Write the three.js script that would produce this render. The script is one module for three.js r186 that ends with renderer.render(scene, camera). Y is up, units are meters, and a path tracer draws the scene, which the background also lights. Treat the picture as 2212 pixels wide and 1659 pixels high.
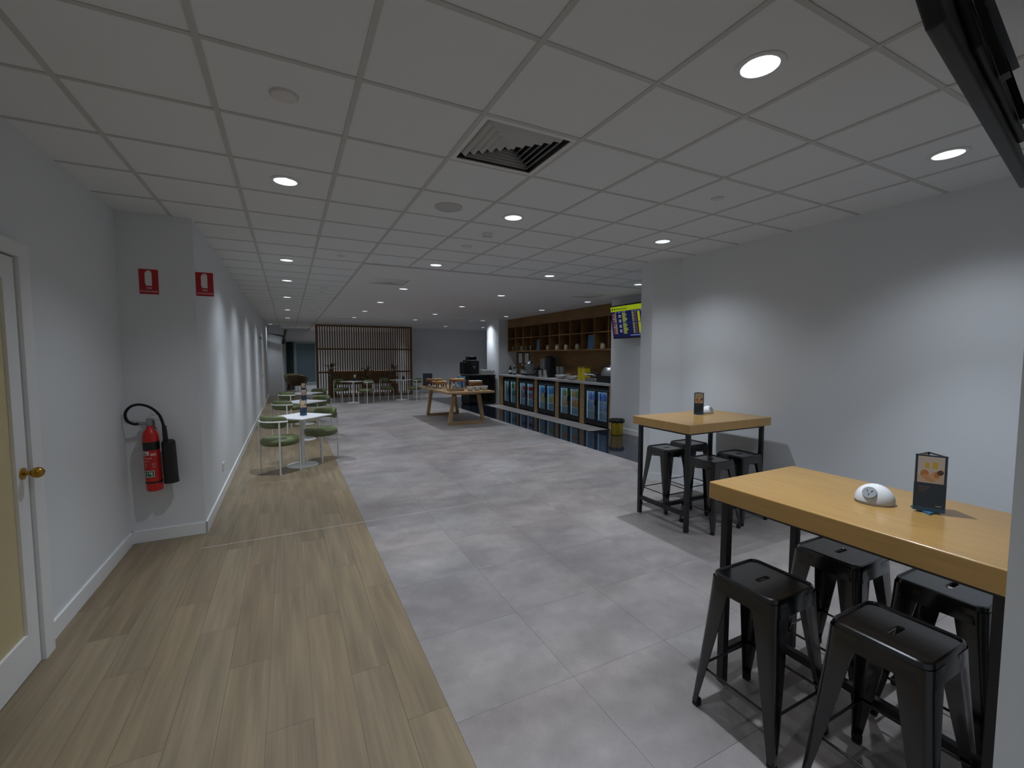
import * as THREE from 'three';
import { RoundedBoxGeometry } from 'three/addons/geometries/RoundedBoxGeometry.js';
import { mergeGeometries, toCreasedNormals } from 'three/addons/utils/BufferGeometryUtils.js';
import { RectAreaLightUniformsLib } from 'three/addons/lights/RectAreaLightUniformsLib.js';

// ---------------------------------------------------------------- camera, sky, exposure
RectAreaLightUniformsLib.init();
const scene = new THREE.Scene();
const camera = new THREE.PerspectiveCamera(82.25, 2212 / 1659, 0.05, 100);
camera.rotation.order = 'YXZ';
camera.position.set(1.33, 1.582, 1.442);
camera.rotation.set(-0.0645, -0.470, 0);
scene.add(camera);
scene.background = new THREE.Color(0x000000);
const renderer = new THREE.WebGLRenderer({ antialias: true });
renderer.toneMapping = THREE.LinearToneMapping;
renderer.toneMappingExposure = 0.0665;
renderer.shadowMap.enabled = true;
const LAMP = { beam: 112, beamAngle: 0.62, spill: 44, spillAngle: 1.08, color: 0xe8f2ff, glow: 230 };   // the ceiling downlights

// ---------------------------------------------------------------- helpers
const PI = Math.PI;
let seed = 7;
const rnd = () => { seed = (seed * 1664525 + 1013904223) >>> 0; return seed / 4294967296; };
const rr = (a, b) => a + (b - a) * rnd();
const ni = g => { const o = g.index ? g.toNonIndexed() : g; for (const k of Object.keys(o.attributes)) if (!['position', 'normal', 'uv'].includes(k)) o.deleteAttribute(k); return o; };
const place = (g, x = 0, y = 0, z = 0, rx = 0, ry = 0, rz = 0) => { if (rx) g.rotateX(rx); if (rz) g.rotateZ(rz); if (ry) g.rotateY(ry); g.translate(x, y, z); return ni(g); };
const box = (w, h, d, x = 0, y = 0, z = 0, rx = 0, ry = 0, rz = 0) => place(new THREE.BoxGeometry(w, h, d), x, y, z, rx, ry, rz);
const span = (x0, x1, y0, y1, z0, z1) => box(Math.abs(x1 - x0), Math.abs(y1 - y0), Math.abs(z1 - z0), (x0 + x1) / 2, (y0 + y1) / 2, (z0 + z1) / 2);
const rbox = (w, h, d, r, x = 0, y = 0, z = 0, rx = 0, ry = 0, rz = 0) => place(new RoundedBoxGeometry(w, h, d, 3, r), x, y, z, rx, ry, rz);
const cyl = (rt, rb, h, x = 0, y = 0, z = 0, seg = 20, rx = 0, ry = 0, rz = 0) => place(new THREE.CylinderGeometry(rt, rb, h, seg), x, y, z, rx, ry, rz);
const lathe = (pts, seg = 24, x = 0, y = 0, z = 0) => place(new THREE.LatheGeometry(pts.map(p => new THREE.Vector2(p[0], p[1])), seg), x, y, z);
const V = (x, y, z) => new THREE.Vector3(x, y, z);
const tube = (pts, r, seg = 24, rad = 8, closed = false, tension = 0.5) => ni(new THREE.TubeGeometry(new THREE.CatmullRomCurve3(pts.map(p => V(...p)), closed, 'catmullrom', tension), seg, r, rad, closed));
const rod = (a, b, r, seg = 8) => { const A = V(...a), B = V(...b), d = B.clone().sub(A), g = new THREE.CylinderGeometry(r, r, d.length(), seg); g.applyQuaternion(new THREE.Quaternion().setFromUnitVectors(V(0, 1, 0), d.clone().normalize())); const m = A.add(B).multiplyScalar(.5); g.translate(m.x, m.y, m.z); return ni(g); };
const bar = (a, b, w, h) => { const A = V(...a), B = V(...b), d = B.clone().sub(A), g = new THREE.BoxGeometry(w, d.length(), h); g.applyQuaternion(new THREE.Quaternion().setFromUnitVectors(V(0, 1, 0), d.clone().normalize())); const m = A.add(B).multiplyScalar(.5); g.translate(m.x, m.y, m.z); return ni(g); };
const sph = (r, x, y, z, sx = 1, sy = 1, sz = 1, w = 16, h = 12) => { const g = new THREE.SphereGeometry(r, w, h); g.scale(sx, sy, sz); g.translate(x, y, z); return ni(g); };
const join = gs => Array.isArray(gs) ? (gs.length === 1 ? gs[0] : mergeGeometries(gs.map(ni))) : ni(gs);
function uvm(g, ox = 0, oy = 0, swap = false) {                     // uv in metres, by the face's main direction
  const p = g.attributes.position, n = g.attributes.normal, uv = new Float32Array(p.count * 2);
  for (let i = 0; i < p.count; i++) {
    const ax = Math.abs(n.getX(i)), ay = Math.abs(n.getY(i)), az = Math.abs(n.getZ(i)); let u, v;
    if (ay >= ax && ay >= az) { u = p.getX(i); v = p.getZ(i); } else if (ax >= az) { u = p.getY(i); v = p.getZ(i); } else { u = p.getY(i); v = p.getX(i); if (swap) { u = p.getX(i); v = p.getY(i); } }
    if (swap && !(az > ax && az > ay)) { const t = u; u = v; v = t; }
    uv[2 * i] = u + ox; uv[2 * i + 1] = v + oy;
  }
  g.setAttribute('uv', new THREE.BufferAttribute(uv, 2)); return g;
}
const used = {};
const numbered = n => { const k = used[n] = (used[n] ?? -1) + 1; return k ? n + '_' + String(k).padStart(3, '0') : n; };
function mesh(name, gs, mat, parent) {
  const m = new THREE.Mesh(join(gs), mat); m.castShadow = m.receiveShadow = true;
  m.name = parent ? name : numbered(name); (parent ?? scene).add(m); return m;
}
function tag(o, label, category, group) { o.userData.label = label; o.userData.category = category; if (group) o.userData.group = group; return o; }
function thing(name, label, category, [x, y, z] = [0, 0, 0], turn = 0, group) {
  const o = new THREE.Group(); o.name = numbered(name); o.position.set(x, y, z); o.rotation.y = turn; scene.add(o); return tag(o, label, category, group);
}
function copy(src, [x, y, z], turn = 0, label, group) {
  const c = src.clone(); c.name = numbered(src.name.replace(/_\d{3}$/, '')); c.position.set(x, y, z); c.rotation.set(0, turn, 0); c.userData = { ...src.userData };
  if (label) c.userData.label = label; if (group) c.userData.group = group; scene.add(c); return c;
}
function struct(name, gs, mat) { const m = mesh(name, gs, mat); m.userData.kind = 'structure'; return m; }
function structGroup(name) { const g = new THREE.Group(); g.name = numbered(name); g.userData.kind = 'structure'; scene.add(g); return g; }

// ---------------------------------------------------------------- textures
function hash(x, y, s) { let h = (x * 374761393 + y * 668265263 + s * 974634337) | 0; h = Math.imul(h ^ (h >>> 13), 1274126177); return ((h ^ (h >>> 16)) >>> 0) / 4294967296; }
function vn(x, y, px, py, s) {                                      // value noise that repeats after px, py cells
  const xi = Math.floor(x), yi = Math.floor(y), fx = x - xi, fy = y - yi, u = fx * fx * (3 - 2 * fx), v = fy * fy * (3 - 2 * fy), m = (a, b) => ((a % b) + b) % b;
  const a = hash(m(xi, px), m(yi, py), s), b = hash(m(xi + 1, px), m(yi, py), s), c = hash(m(xi, px), m(yi + 1, py), s), d = hash(m(xi + 1, px), m(yi + 1, py), s);
  return a + (b - a) * u + (c - a) * v + (a - b - c + d) * u * v;
}
function tex(n, metres, fn, srgb = true) {
  const d = new Uint8Array(n * n * 4);
  for (let j = 0; j < n; j++) for (let i = 0; i < n; i++) { const c = fn(i / n, j / n), k = (j * n + i) * 4; for (let q = 0; q < 3; q++) d[k + q] = Math.max(0, Math.min(255, c[q])); d[k + 3] = 255; }
  const t = new THREE.DataTexture(d, n, n); t.wrapS = t.wrapT = THREE.RepeatWrapping; t.magFilter = THREE.LinearFilter; t.minFilter = THREE.LinearMipmapLinearFilter; t.generateMipmaps = true;
  if (srgb) t.colorSpace = THREE.SRGBColorSpace; t.repeat.set(1 / metres, 1 / metres); t.needsUpdate = true; return t;
}
const woodTex = (n, metres, base, amp, sx, sy, s) => tex(n, metres, (u, v) => {
  const g = vn(u * sx, v * sy, sx, sy, s) * .5 + vn(u * sx * 3, v * sy * 2, sx * 3, sy * 2, s + 1) * .3 + vn(u * sx * 8, v * sy * 2, sx * 8, sy * 2, s + 2) * .2 - .5, b = vn(u * 6, v * 2, 6, 2, s + 3) - .5;
  const f = 1 + amp * (1.3 * g + .45 * b); return base.map(c => c * f);
});
const oakFloorTex = woodTex(1024, 2.4, [138, 123, 99], .24, 60, 5, 3);
const honeyTex = woodTex(512, 1.2, [188, 147, 84], .1, 90, 7, 11);
const timberTex = woodTex(512, 1.2, [172, 142, 100], .2, 50, 5, 21);
const cloudTex = tex(1024, 3.0, (u, v) => {
  const f = vn(u * 8, v * 14, 8, 14, 31) * .4 + vn(u * 18, v * 30, 18, 30, 32) * .33 + vn(u * 60, v * 60, 60, 60, 33) * .17 + vn(u * 240, v * 240, 240, 240, 34) * .1 - .5, w = vn(u * 5, v * 5, 5, 5, 35) - .5;
  const l = 1 + .36 * f; return [151 * l + 4 * w, 145 * l, 142 * l - 3 * w];
});
const plasterTex = tex(256, .5, (u, v) => { const f = 128 + 60 * (vn(u * 64, v * 64, 64, 64, 41) - .5) + 60 * (vn(u * 128, v * 128, 128, 128, 42) - .5); return [f, f, f]; }, false);
const leatherTex = tex(256, .25, (u, v) => { const f = 1 + .22 * (vn(u * 10, v * 10, 10, 10, 51) - .5) + .2 * (vn(u * 60, v * 60, 60, 60, 52) - .5); return [98 * f, 107 * f, 68 * f]; });
function canvasTex(w, h, draw) {
  const c = document.createElement('canvas'); c.width = w; c.height = h; const x = c.getContext('2d'); draw(x, w, h);
  const t = new THREE.CanvasTexture(c); t.colorSpace = THREE.SRGBColorSpace; t.anisotropy = 4; return t;
}

// ---------------------------------------------------------------- materials
const std = (color, roughness = .6, metalness = 0, extra = {}) => new THREE.MeshStandardMaterial({ color, roughness, metalness, ...extra });
const M = {
  wall: std(0xe6e9eb, .85, 0, { bumpMap: plasterTex, bumpScale: .0004 }),
  ceilTile: std(0xeef0f0, .9, 0, { bumpMap: plasterTex, bumpScale: .0006 }),
  ceilBar: std(0xc4c4bf, .6), plaster: std(0xeceaea, .9), slab: std(0x8a8886, .9),
  skirt: std(0xf3f3f3, .35), 
  joint: std(0x6e6a68, .9), trimStrip: std(0xcfcbc6, .4, .3),
  darkTile: std(0x1d222c, .07), stripTile: std(0xa8a3a4, .55, 0, { map: cloudTex, color: 0xffffff }),
  honey: new THREE.MeshPhysicalMaterial({ map: honeyTex, roughness: .32, clearcoat: .5, clearcoatRoughness: .12 }),
  timber: std(0xffffff, .5, 0, { map: timberTex }), timberDark: std(0xa8957c, .5, 0, { map: timberTex }), shelfWood: std(0xb3a183, .55, 0, { map: timberTex }),
  blackMetal: new THREE.MeshPhysicalMaterial({ color: 0x0a0a0b, roughness: .22, clearcoat: .6, clearcoatRoughness: .15 }), blackFrame: std(0x111214, .45), rubber: std(0x0a0a0a, .8),
  whiteMetal: std(0xeeeeec, .35), whiteTop: std(0xf2f3f4, .3), green: std(0xffffff, .55, 0, { map: leatherTex }),
  steel: std(0xc9cbcc, .28, 1), brushed: std(0x9a9c9e, .4, .9), brass: std(0xb08a3c, .3, .9), gold: std(0xb59a35, .3, .75),
  glass: new THREE.MeshPhysicalMaterial({ color: 0xffffff, roughness: .03, transmission: 1, thickness: 0, ior: 1.45 }),
  red: std(0xc21f18, .35), black: std(0x101113, .5), blackGloss: std(0x0b0c0e, .15), navy: std(0x1f3246, .5), ceramic: std(0xf1efec, .25),
  counter: std(0xb9b8b8, .4), fridgeIn: std(0xbfc9d0, .5), wire: std(0xd9dcdf, .4, .5), bluePanel: std(0x3f6f93, .5), paper: std(0xe6e6e8, .8), basket: std(0x7a4f2a, .8), pastry: std(0xb8935f, .7), bread: std(0x9c6c42, .75),
  cream: std(0xcdbf94, .6), brownLeather: std(0x5b4a30, .6), planter: std(0x8a6238, .6), leaf: std(0x4d4a22, .6, 0, { side: THREE.DoubleSide }), dishTowel: std(0xd8b33c, .7), clearPlastic: new THREE.MeshPhysicalMaterial({ color: 0xe8f0f2, roughness: .08, transmission: .9, thickness: 0 }),
  yellow: std(0xd8c32f, .5), bag: std(0x17181a, .35), grey: std(0x8b8f93, .5), lens: std(0xffffff, .4, 0, { emissive: 0xeef5ff, emissiveIntensity: LAMP.glow }), reflector: std(0xe6ecef, .35, .1),
};
M.floorTiles = [0xfaf8f8, 0xffffff, 0xf7f5f6, 0xfcf9f8].map(c => std(c, .42, 0, { map: cloudTex, bumpMap: plasterTex, bumpScale: .0003 }));
M.planks = [0xffffff, 0xfaf6f0, 0xf5f0ea, 0xfbf8f4].map(c => std(c, .45, 0, { map: oakFloorTex }));

// ---------------------------------------------------------------- room shell
const CH = 2.75, TX = .575, TZ = .55, GX = i => -.09 + TX * i, GZ = r => -.04 - TZ * r, TOP = 2.95;
struct('wall_left', span(-.05, .11, 0, TOP, -3.23, 4.15), M.wall);
struct('wall_left_rear', span(-.05, .63, 0, TOP, -18.15, -3.23), M.wall);
struct('wall_left_return', span(.63, 1.1, 0, TOP, -21, -18), M.wall);
struct('wall_back', span(-.05, 2.72, 0, TOP, 4, 4.15), M.wall);
struct('wall_right_near', span(2.72, 5.8, 0, TOP, 1.1, 4.15), M.wall);
struct('wall_right', span(5.6, 5.8, 0, TOP, -2.42, 1.1), M.wall);
{
  const s = new THREE.Shape([[5.6, 2.42], [5.38, 2.68], [5.42, 2.92], [7.4, 2.92], [7.4, 2.42]].map(p => new THREE.Vector2(...p)));
  const g = new THREE.ExtrudeGeometry(s, { depth: TOP, bevelEnabled: false }); g.rotateX(-PI / 2); struct('wall_right_pillar', g, M.wall);
}
struct('wall_kitchen_right', span(7.4, 8.2, 0, TOP, -5.9, -2.42), M.wall);
struct('wall_kitchen_back', span(8.06, 8.2, 0, TOP, -11.45, -5.9), M.wall);
struct('wall_kitchen_left', span(7.4, 9.75, 0, TOP, -12.4, -11.45), M.wall);
struct('wall_right_rear', span(9.6, 9.75, 0, TOP, -17.65, -12.4), M.wall);
struct('wall_far', span(6.72, 9.75, 0, TOP, -17.65, -17.5), M.wall);
struct('wall_far_column', span(5.95, 6.72, 0, TOP, -21, -17.3), M.wall);
struct('wall_end', span(.95, 6.1, 0, TOP, -21.15, -21), M.wall);
// skirting boards
const SK = .1;
struct('baseboard_left', span(.11, .125, 0, SK, -3.23, -1.72), M.skirt);
struct('baseboard_left_pier', span(.11, .645, 0, SK, -3.23, -3.215), M.skirt);
struct('baseboard_left_rear', span(.63, .645, 0, SK, -18, -3.215), M.skirt);
struct('baseboard_right', span(5.585, 5.6, 0, SK, -2.42, 1.1), M.skirt);
{ const a = Math.atan2(.22, .26); struct('baseboard_pillar', box(.015, SK, .34, 5.485, SK / 2, -2.545, 0, -(-a), 0), M.skirt); }
struct('baseboard_kitchen_right', span(7.385, 7.4, 0, SK, -5.88, -2.94), M.skirt);
struct('baseboard_far', span(6.72, 9.6, 0, SK, -17.5, -17.485), M.skirt);
struct('baseboard_near', span(2.72, 5.6, 0, SK, 1.085, 1.1), M.skirt);

// ceiling: hung tiles in a grid, then smooth plaster further in
const lampTiles = [[2.5, -4.5], [2.5, -.5], [5.5, -.5], [8.5, -.5], [2.5, 3.5], [5.5, 3.5], [8.5, 3.5], [2.5, 8.5], [5.5, 7.5], [8.5, 7.5], [11.5, 7.5], [2.5, 11.5], [2.5, 15.5], [2.5, 20.5], [2.5, 25.5], [1.5, 31.5]];
const ventTile = [4.5, 1.5], HOLE = .078;
const roof = structGroup('ceiling');
const tileG = new THREE.BoxGeometry(TX - .02, .015, TZ - .02);
const holeTileG = (() => { const w = TX / 2 - .01, d = TZ / 2 - .01, s = new THREE.Shape([[-w, -d], [w, -d], [w, d], [-w, d]].map(p => new THREE.Vector2(...p))); const h = new THREE.Path(); h.absarc(0, 0, HOLE, 0, 2 * PI, true); s.holes.push(h); const g = new THREE.ExtrudeGeometry(s, { depth: .015, bevelEnabled: false, curveSegments: 20 }); g.rotateX(PI / 2); g.translate(0, .0075, 0); return g; })();
const inGrid = (i, r) => { const x = GX(i + .5), z = GZ(r + .5); return (z > -4.45 && (x < 5.7 || z < -2.7) && !(x > 2.9 && z > 1.12) && !(x < .05)) || (x < 2.2 && z < -4.45); };
for (let i = 0; i < 13; i++) for (let r = -8; r < 36; r++) {
  if (!inGrid(i, r)) continue;
  if (i + .5 === ventTile[0] && r + .5 === ventTile[1]) continue;
  const lamp = lampTiles.some(l => l[0] === i + .5 && l[1] === r + .5);
  const t = mesh('ceiling_tile', lamp ? holeTileG : tileG, M.ceilTile, roof); t.position.set(GX(i + .5), CH + .0125, GZ(r + .5));
}
for (let i = 1; i < 13; i++) { const x = GX(i); mesh('grid_bar', i <= 4 ? span(x - .012, x + .012, CH, CH + .022, -20, 4) : i <= 9 ? span(x - .012, x + .012, CH, CH + .022, -4.44, i > 4 ? 1.1 : 4) : span(x - .012, x + .012, CH, CH + .022, -4.44, -2.95), M.ceilBar, roof); }
for (let r = -7; r < 36; r++) { const z = GZ(r); mesh('grid_bar', span(.11, z > -2.5 ? (z > 1.1 ? 2.72 : 5.6) : z > -4.5 ? (z > -2.9 ? 5.4 : 7.4) : 2.21, CH + .001, CH + .021, z - .011, z + .011), M.ceilBar, roof); }
struct('ceiling_slab', span(-.05, 9.75, TOP, TOP + .1, -21.15, 4.15), M.slab);
const plasterLamps = []; for (const x of [3.15, 5.03]) for (const z of [-6.3, -8.45, -10.6, -12.75]) plasterLamps.push([x, z]);
for (const z of [-6.36, -8.28, -10.33, -12.1]) plasterLamps.push([7.12, z]);
plasterLamps.push([8.5, -15.3], [6.9, -15.3], [3.4, -18.6], [4.9, -18.6], [2.2, -19.6]);  // lamp before the rear column is added fill, brightening the far wall
{
  const s = new THREE.Shape([[2.222, 4.455], [9.7, 4.455], [9.7, 21.1], [2.222, 21.1]].map(p => new THREE.Vector2(...p)));
  for (const [x, z] of plasterLamps) { const h = new THREE.Path(); h.absarc(x, -z, HOLE, 0, 2 * PI, true); s.holes.push(h); }
  const g = new THREE.ExtrudeGeometry(s, { depth: .02, bevelEnabled: false, curveSegments: 16 }); g.rotateX(-PI / 2); g.translate(0, CH - .012, 0);
  struct('ceiling_plaster', g, M.plaster);
}

// floor: timber-look planks, grey tiles, glossy dark tiles by the kitchen
const floorRoot = structGroup('floor');
mesh('subfloor', span(-.05, 9.75, -.1, -.0045, -21.15, 4.15), M.joint, floorRoot);
{
  const w = .182, L = 1.22, x0 = .11, x1 = 1.93, cache = {};
  for (let c = 0; c < 10; c++) {
    let z = 4 + [0, .4, .8, .2, .6, 1.0, .3, .7, .1, .5][c];
    while (z > -18) {
      const a = Math.min(z, 4), b = Math.max(z - L, -18); z -= L; if (a - b < .05) continue;
      const len = +(a - b).toFixed(3), v = Math.floor(rnd() * 6), key = len + '_' + v;
      const g = cache[key] ??= uvm(box(w - .0012, .01, len - .0012), v * .41, v * .77);
      const p = mesh('plank', g, M.planks[Math.floor(rnd() * 4)], floorRoot); p.position.set(x0 + w * (c + .5), -.005, (a + b) / 2);
    }
  }
  const T = .61;
  for (let c = 0; c < 7; c++) for (let k = 0; k < 22; k++) {
    const xa = x1 + T * c, xb = Math.min(xa + T, 5.9), za = 4 - T * k, zb = za - T;
    const g = uvm(box(xb - xa - .0012, .01, T - .0012), xa + rr(-.06, .06), za + rr(-.06, .06));
    const p = mesh('floor_tile', g, M.floorTiles[Math.floor(rnd() * 4)], floorRoot); p.position.set((xa + xb) / 2, -.005, (za + zb) / 2);
  }
  mesh('tiled_floor', uvm(join([span(x1, 5.9, -.01, 0, 4 - T * 22, -21), span(.63, x1, -.01, 0, -18, -21), span(5.9, 9.75, -.01, 0, -14.5, -21)])), M.floorTiles[1], floorRoot);
  for (let k = 0; k < 10; k++) for (let c = 0; c < 2; c++) {                      // dark tiles
    const za = -2.9 - 1.16 * k, zb = za - 1.16, xa = c ? 6.93 : 5.9, xb = c ? 7.42 : 6.93;
    if (c && za < -5.9) continue;
    mesh('dark_tile', span(xa + .0005, xb - .0005, -.01, 0, za - .0005, zb + .0005), M.darkTile, floorRoot);
  }
  mesh('dark_tile', span(6.93, 9.6, -.01, 0, -12.18, -14.5), M.darkTile, floorRoot);
  for (let k = 0; k < 9; k++) mesh('floor_tile', uvm(span(6.93, 7.42, -.009, .001, -5.97 - k * .69, -5.97 - (k + 1) * .69 + .0016)), M.stripTile, floorRoot);
}
struct('trim_1', span(.645, 3.15, 0, .0022, -2.856, -2.848), M.trimStrip);

// near door in the left wall
{
  const d = structGroup('door_1');
  mesh('door_frame', [span(.09, .16, 0, 2.14, -1.72, -1.62), span(.09, .16, 2.07, 2.14, -1.62, -.81), span(.09, .16, 0, 2.14, -.81, -.75)], M.skirt, d);
  mesh('door_leaf', [span(.1, .142, .005, 2.06, -1.612, -1.51), span(.1, .142, .005, 2.06, -.92, -.82), span(.1, .142, .005, .2, -1.51, -.92), span(.1, .142, 1.95, 2.06, -1.51, -.92)], M.skirt, d);
  mesh('door_panel', span(.105, .128, .2, 1.95, -1.51, -.92), M.cream, d);
  const k = mesh('door_knob', [cyl(.028, .028, .008, .146, 1.0, -1.56, 20, 0, 0, PI / 2), cyl(.01, .012, .04, .165, 1.0, -1.56, 12, 0, 0, PI / 2), sph(.027, .197, 1.0, -1.56)], M.brass, d); k.userData.label = 'round brass door knob';
}
{
  const d = structGroup('door_2');
  mesh('door_frame', [span(.63, .655, 0, 2.12, -13.06, -13), span(.63, .655, 0, 2.12, -13.96, -13.9), span(.63, .655, 2.06, 2.12, -13.96, -13)], M.skirt, d);
  mesh('door_leaf', span(.63, .643, .005, 2.06, -13.9, -13.06), M.skirt, d);
  mesh('door_handle', [cyl(.025, .025, .01, .648, 1.0, -13.15, 16, 0, 0, PI / 2), span(.66, .675, .992, 1.008, -13.27, -13.14), cyl(.008, .008, .03, .66, 1, -13.15, 10, 0, 0, PI / 2)], M.brushed, d);
}

// ---------------------------------------------------------------- downlights
const trimG = lathe([[.072, -.002], [.074, -.005], [.092, -.005], [.095, -.001], [.094, .001], [.072, .001]], 32);
const cupG = lathe([[.073, -.003], [.071, .008], [.062, .022], [.05, .034], [.047, .036]], 32);
const lensG = cyl(.048, .048, .004, 0, .038, 0, 24);
function downlight(x, y, z, label, group, scale = 1) {
  const o = thing('downlight', label, 'downlight', [x, y, z], 0, group);
  mesh('trim_ring', trimG, M.whiteMetal, o); mesh('reflector', cupG, M.reflector, o); mesh('lens', lensG, M.lens, o);
  for (const [I, ang, pen] of [[LAMP.beam, LAMP.beamAngle, 1], [LAMP.spill, LAMP.spillAngle, 1]]) {
    const l = new THREE.SpotLight(LAMP.color, I * scale, 0, ang, pen, 2); l.position.set(0, -.008, 0); l.target.position.set(0, -1.5, 0); l.name = 'lamp_light'; l.target.name = 'lamp_aim';
    l.castShadow = true; l.shadow.radius = 1.6; o.add(l); o.add(l.target);
  }
  return o;
}
const lampPlaces = ['far behind the near door', 'opposite the near door', 'above the bar table under the screen', 'close to the right wall by the black screen', 'before the extinguisher pier', 'between diffuser and smoke detector', 'above the bar table by the pillar', 'just before the first green chairs', 'at the plaster edge over the aisle', 'at the plaster edge near the pillar', 'behind the angled pillar', 'over the first green chairs', 'over the middle green chairs', 'over the last green chairs', 'past the green chairs by the wall door', 'by the edge-on lounge screen'];
lampTiles.forEach(([i, r], k) => downlight(GX(i), CH + .004, GZ(r), 'round downlight in the tiled ceiling ' + lampPlaces[k], 'downlights in the tiled ceiling', r > 30 ? .3 : 1));
const nth = ['first', 'second', 'third', 'fourth'];
plasterLamps.forEach(([x, z], k) => downlight(x, CH - .0125, z, k < 12 ? `${nth[k % 4]} downlight from the tile edge in the plaster ceiling's ${['aisle', 'middle', 'kitchen'][Math.floor(k / 4)]} row` : 'round downlight in the plaster ceiling ' + ['before the blue-grey rear wall', 'before the white rear column, added as fill light', 'behind the left half of slat screen', 'behind the right half of slat screen', 'above the tub armchairs'][k - 12], 'downlights in the plaster ceiling', x > 7 && z > -12 ? .45 : z < -18 ? 1.3 : .9));

// ceiling fittings
function diffuser(name, x, y, z, w, d, label, group, rings = 6) {
  const o = thing(name, label, 'air vent', [x, y, z], 0, group);
  mesh('duct', span(-w * .42, w * .42, .06, .065, -d * .42, d * .42), M.black, o);
  const f = .9; mesh('frame', [span(-w / 2, w / 2, -.006, .004, -d / 2, -d / 2 * f), span(-w / 2, w / 2, -.006, .004, d / 2 * f, d / 2), span(-w / 2, -w / 2 * f, -.006, .004, -d / 2 * f, d / 2 * f), span(w / 2 * f, w / 2, -.006, .004, -d / 2 * f, d / 2 * f)], M.plaster, o);
  mesh('duct_wall', [span(-w * .45, w * .45, 0, .065, -d * .45, -d * .44), span(-w * .45, w * .45, 0, .065, d * .44, d * .45), span(-w * .45, -w * .44, 0, .065, -d * .45, d * .45), span(w * .44, w * .45, 0, .065, -d * .45, d * .45)], M.black, o);
  for (let k = 0; k < rings; k++) {                                              // nested sloping square louvres
    const s0 = .84 - k * .84 / rings, s1 = s0 - .84 / rings * .72, pos = [], idx = [];
    for (const [s, y] of [[s0, .034], [s1, -.004], [s1, -.0055], [s0, .0325]]) for (const [sx, sz] of [[-1, -1], [1, -1], [1, 1], [-1, 1]]) pos.push(sx * w / 2 * s, y, sz * d / 2 * s);
    for (let a = 0; a < 4; a++) for (let q = 0; q < 4; q++) { const b = (a + 1) % 4, e = (q + 1) % 4; idx.push(a * 4 + q, a * 4 + e, b * 4 + e, a * 4 + q, b * 4 + e, b * 4 + q); }
    let g = new THREE.BufferGeometry(); g.setAttribute('position', new THREE.Float32BufferAttribute(pos, 3)); g.setIndex(idx); g = g.toNonIndexed(); g.computeVertexNormals(); uvm(g);
    mesh('louvre', g, M.ventLouvre ??= std(0xe2e0de, .6, 0, { side: THREE.DoubleSide }), o);
  }
  return o;
}
diffuser('ceiling_diffuser', GX(4.5), CH + .006, GZ(1.5), TX - .022, TZ - .022, 'large square four-way air diffuser set in the tiled ceiling', undefined);
diffuser('ceiling_diffuser', 2.78, CH - .014, -5.65, .56, .56, 'square air diffuser in the plaster ceiling beside the tile edge');
diffuser('ceiling_diffuser', 6.53, CH - .014, -5.56, .56, .56, 'square air diffuser in the plaster ceiling near the kitchen shelves');
diffuser('ceiling_diffuser', 6.3, CH - .014, -12.1, .56, .56, 'square air diffuser in the plaster ceiling above the coffee station');
{ const o = thing('slot_diffuser', 'narrow linear air slot in the plaster ceiling before the slat screen', 'air vent', [2.9, CH - .012, -13.2]); mesh('frame', [span(-.5, .5, -.005, 0, -.06, -.045), span(-.5, .5, -.005, 0, .045, .06), span(-.5, .5, -.005, 0, -.006, .006)], M.whiteMetal, o); mesh('slot', span(-.49, .49, -.001, .001, -.045, .045), M.black, o); }
{ const o = thing('ceiling_speaker', 'flat round grey grille speaker in a ceiling tile', 'speaker', [GX(4.5), CH + .005, GZ(3.5)]); mesh('grille', lathe([[0, -.006], [.09, -.006], [.098, -.004]], 32), std(0xbfbcba, .7), o); mesh('rim', lathe([[.097, -.006], [.108, -.005], [.11, 0], [.097, 0]], 32), std(0xc9c6c4, .6), o); }
const discs = [[2.5, 1.5, .055], [7.5, 1.5, .04], [3.5, 7.5, .04], [3.5, 12.5, .055], [3.5, 13.5, .04], [3.5, 20.5, .04], [5.5, 5.5, .055]];
const discPlaces = ['between the near door and the square diffuser', 'near the right wall', 'beside the plaster ceiling edge', 'over the aisle by the green chairs', 'over the aisle just past a wide plate', 'far along over the wall row', 'behind the smoke detector'];
for (const [k, [i, r, s]] of discs.entries()) {
  const o = thing('ceiling_sensor', (s > .05 ? 'wide' : 'small') + ' flat white ceiling cover plate ' + discPlaces[k], 'sensor', [GX(i), CH + .005, GZ(r)], 0, s > .05 ? 'wide ceiling cover plates' : 'small ceiling cover plates');
  mesh('plate', lathe([[0, -.012], [s * .8, -.012], [s, -.008], [s * 1.02, 0]], 28), std(0xdedbd8, .5), o); mesh('base_ring', lathe([[s * 1.02, -.004], [s * 1.12, -.003], [s * 1.14, 0]], 28), std(0xcfccc9, .5), o);
}
{ const o = thing('smoke_detector', 'domed white smoke detector with dark slots below a ceiling tile', 'smoke detector', [GX(5.5), CH + .005, GZ(4.5)]); mesh('base', cyl(.055, .055, .014, 0, -.007, 0, 28), M.whiteMetal, o); mesh('housing', lathe([[.05, -.014], [.048, -.03], [.032, -.044], [0, -.046]], 28), M.whiteMetal, o); mesh('slot', cyl(.0405, .0405, .006, 0, -.036, 0, 24), M.black, o); }

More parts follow.
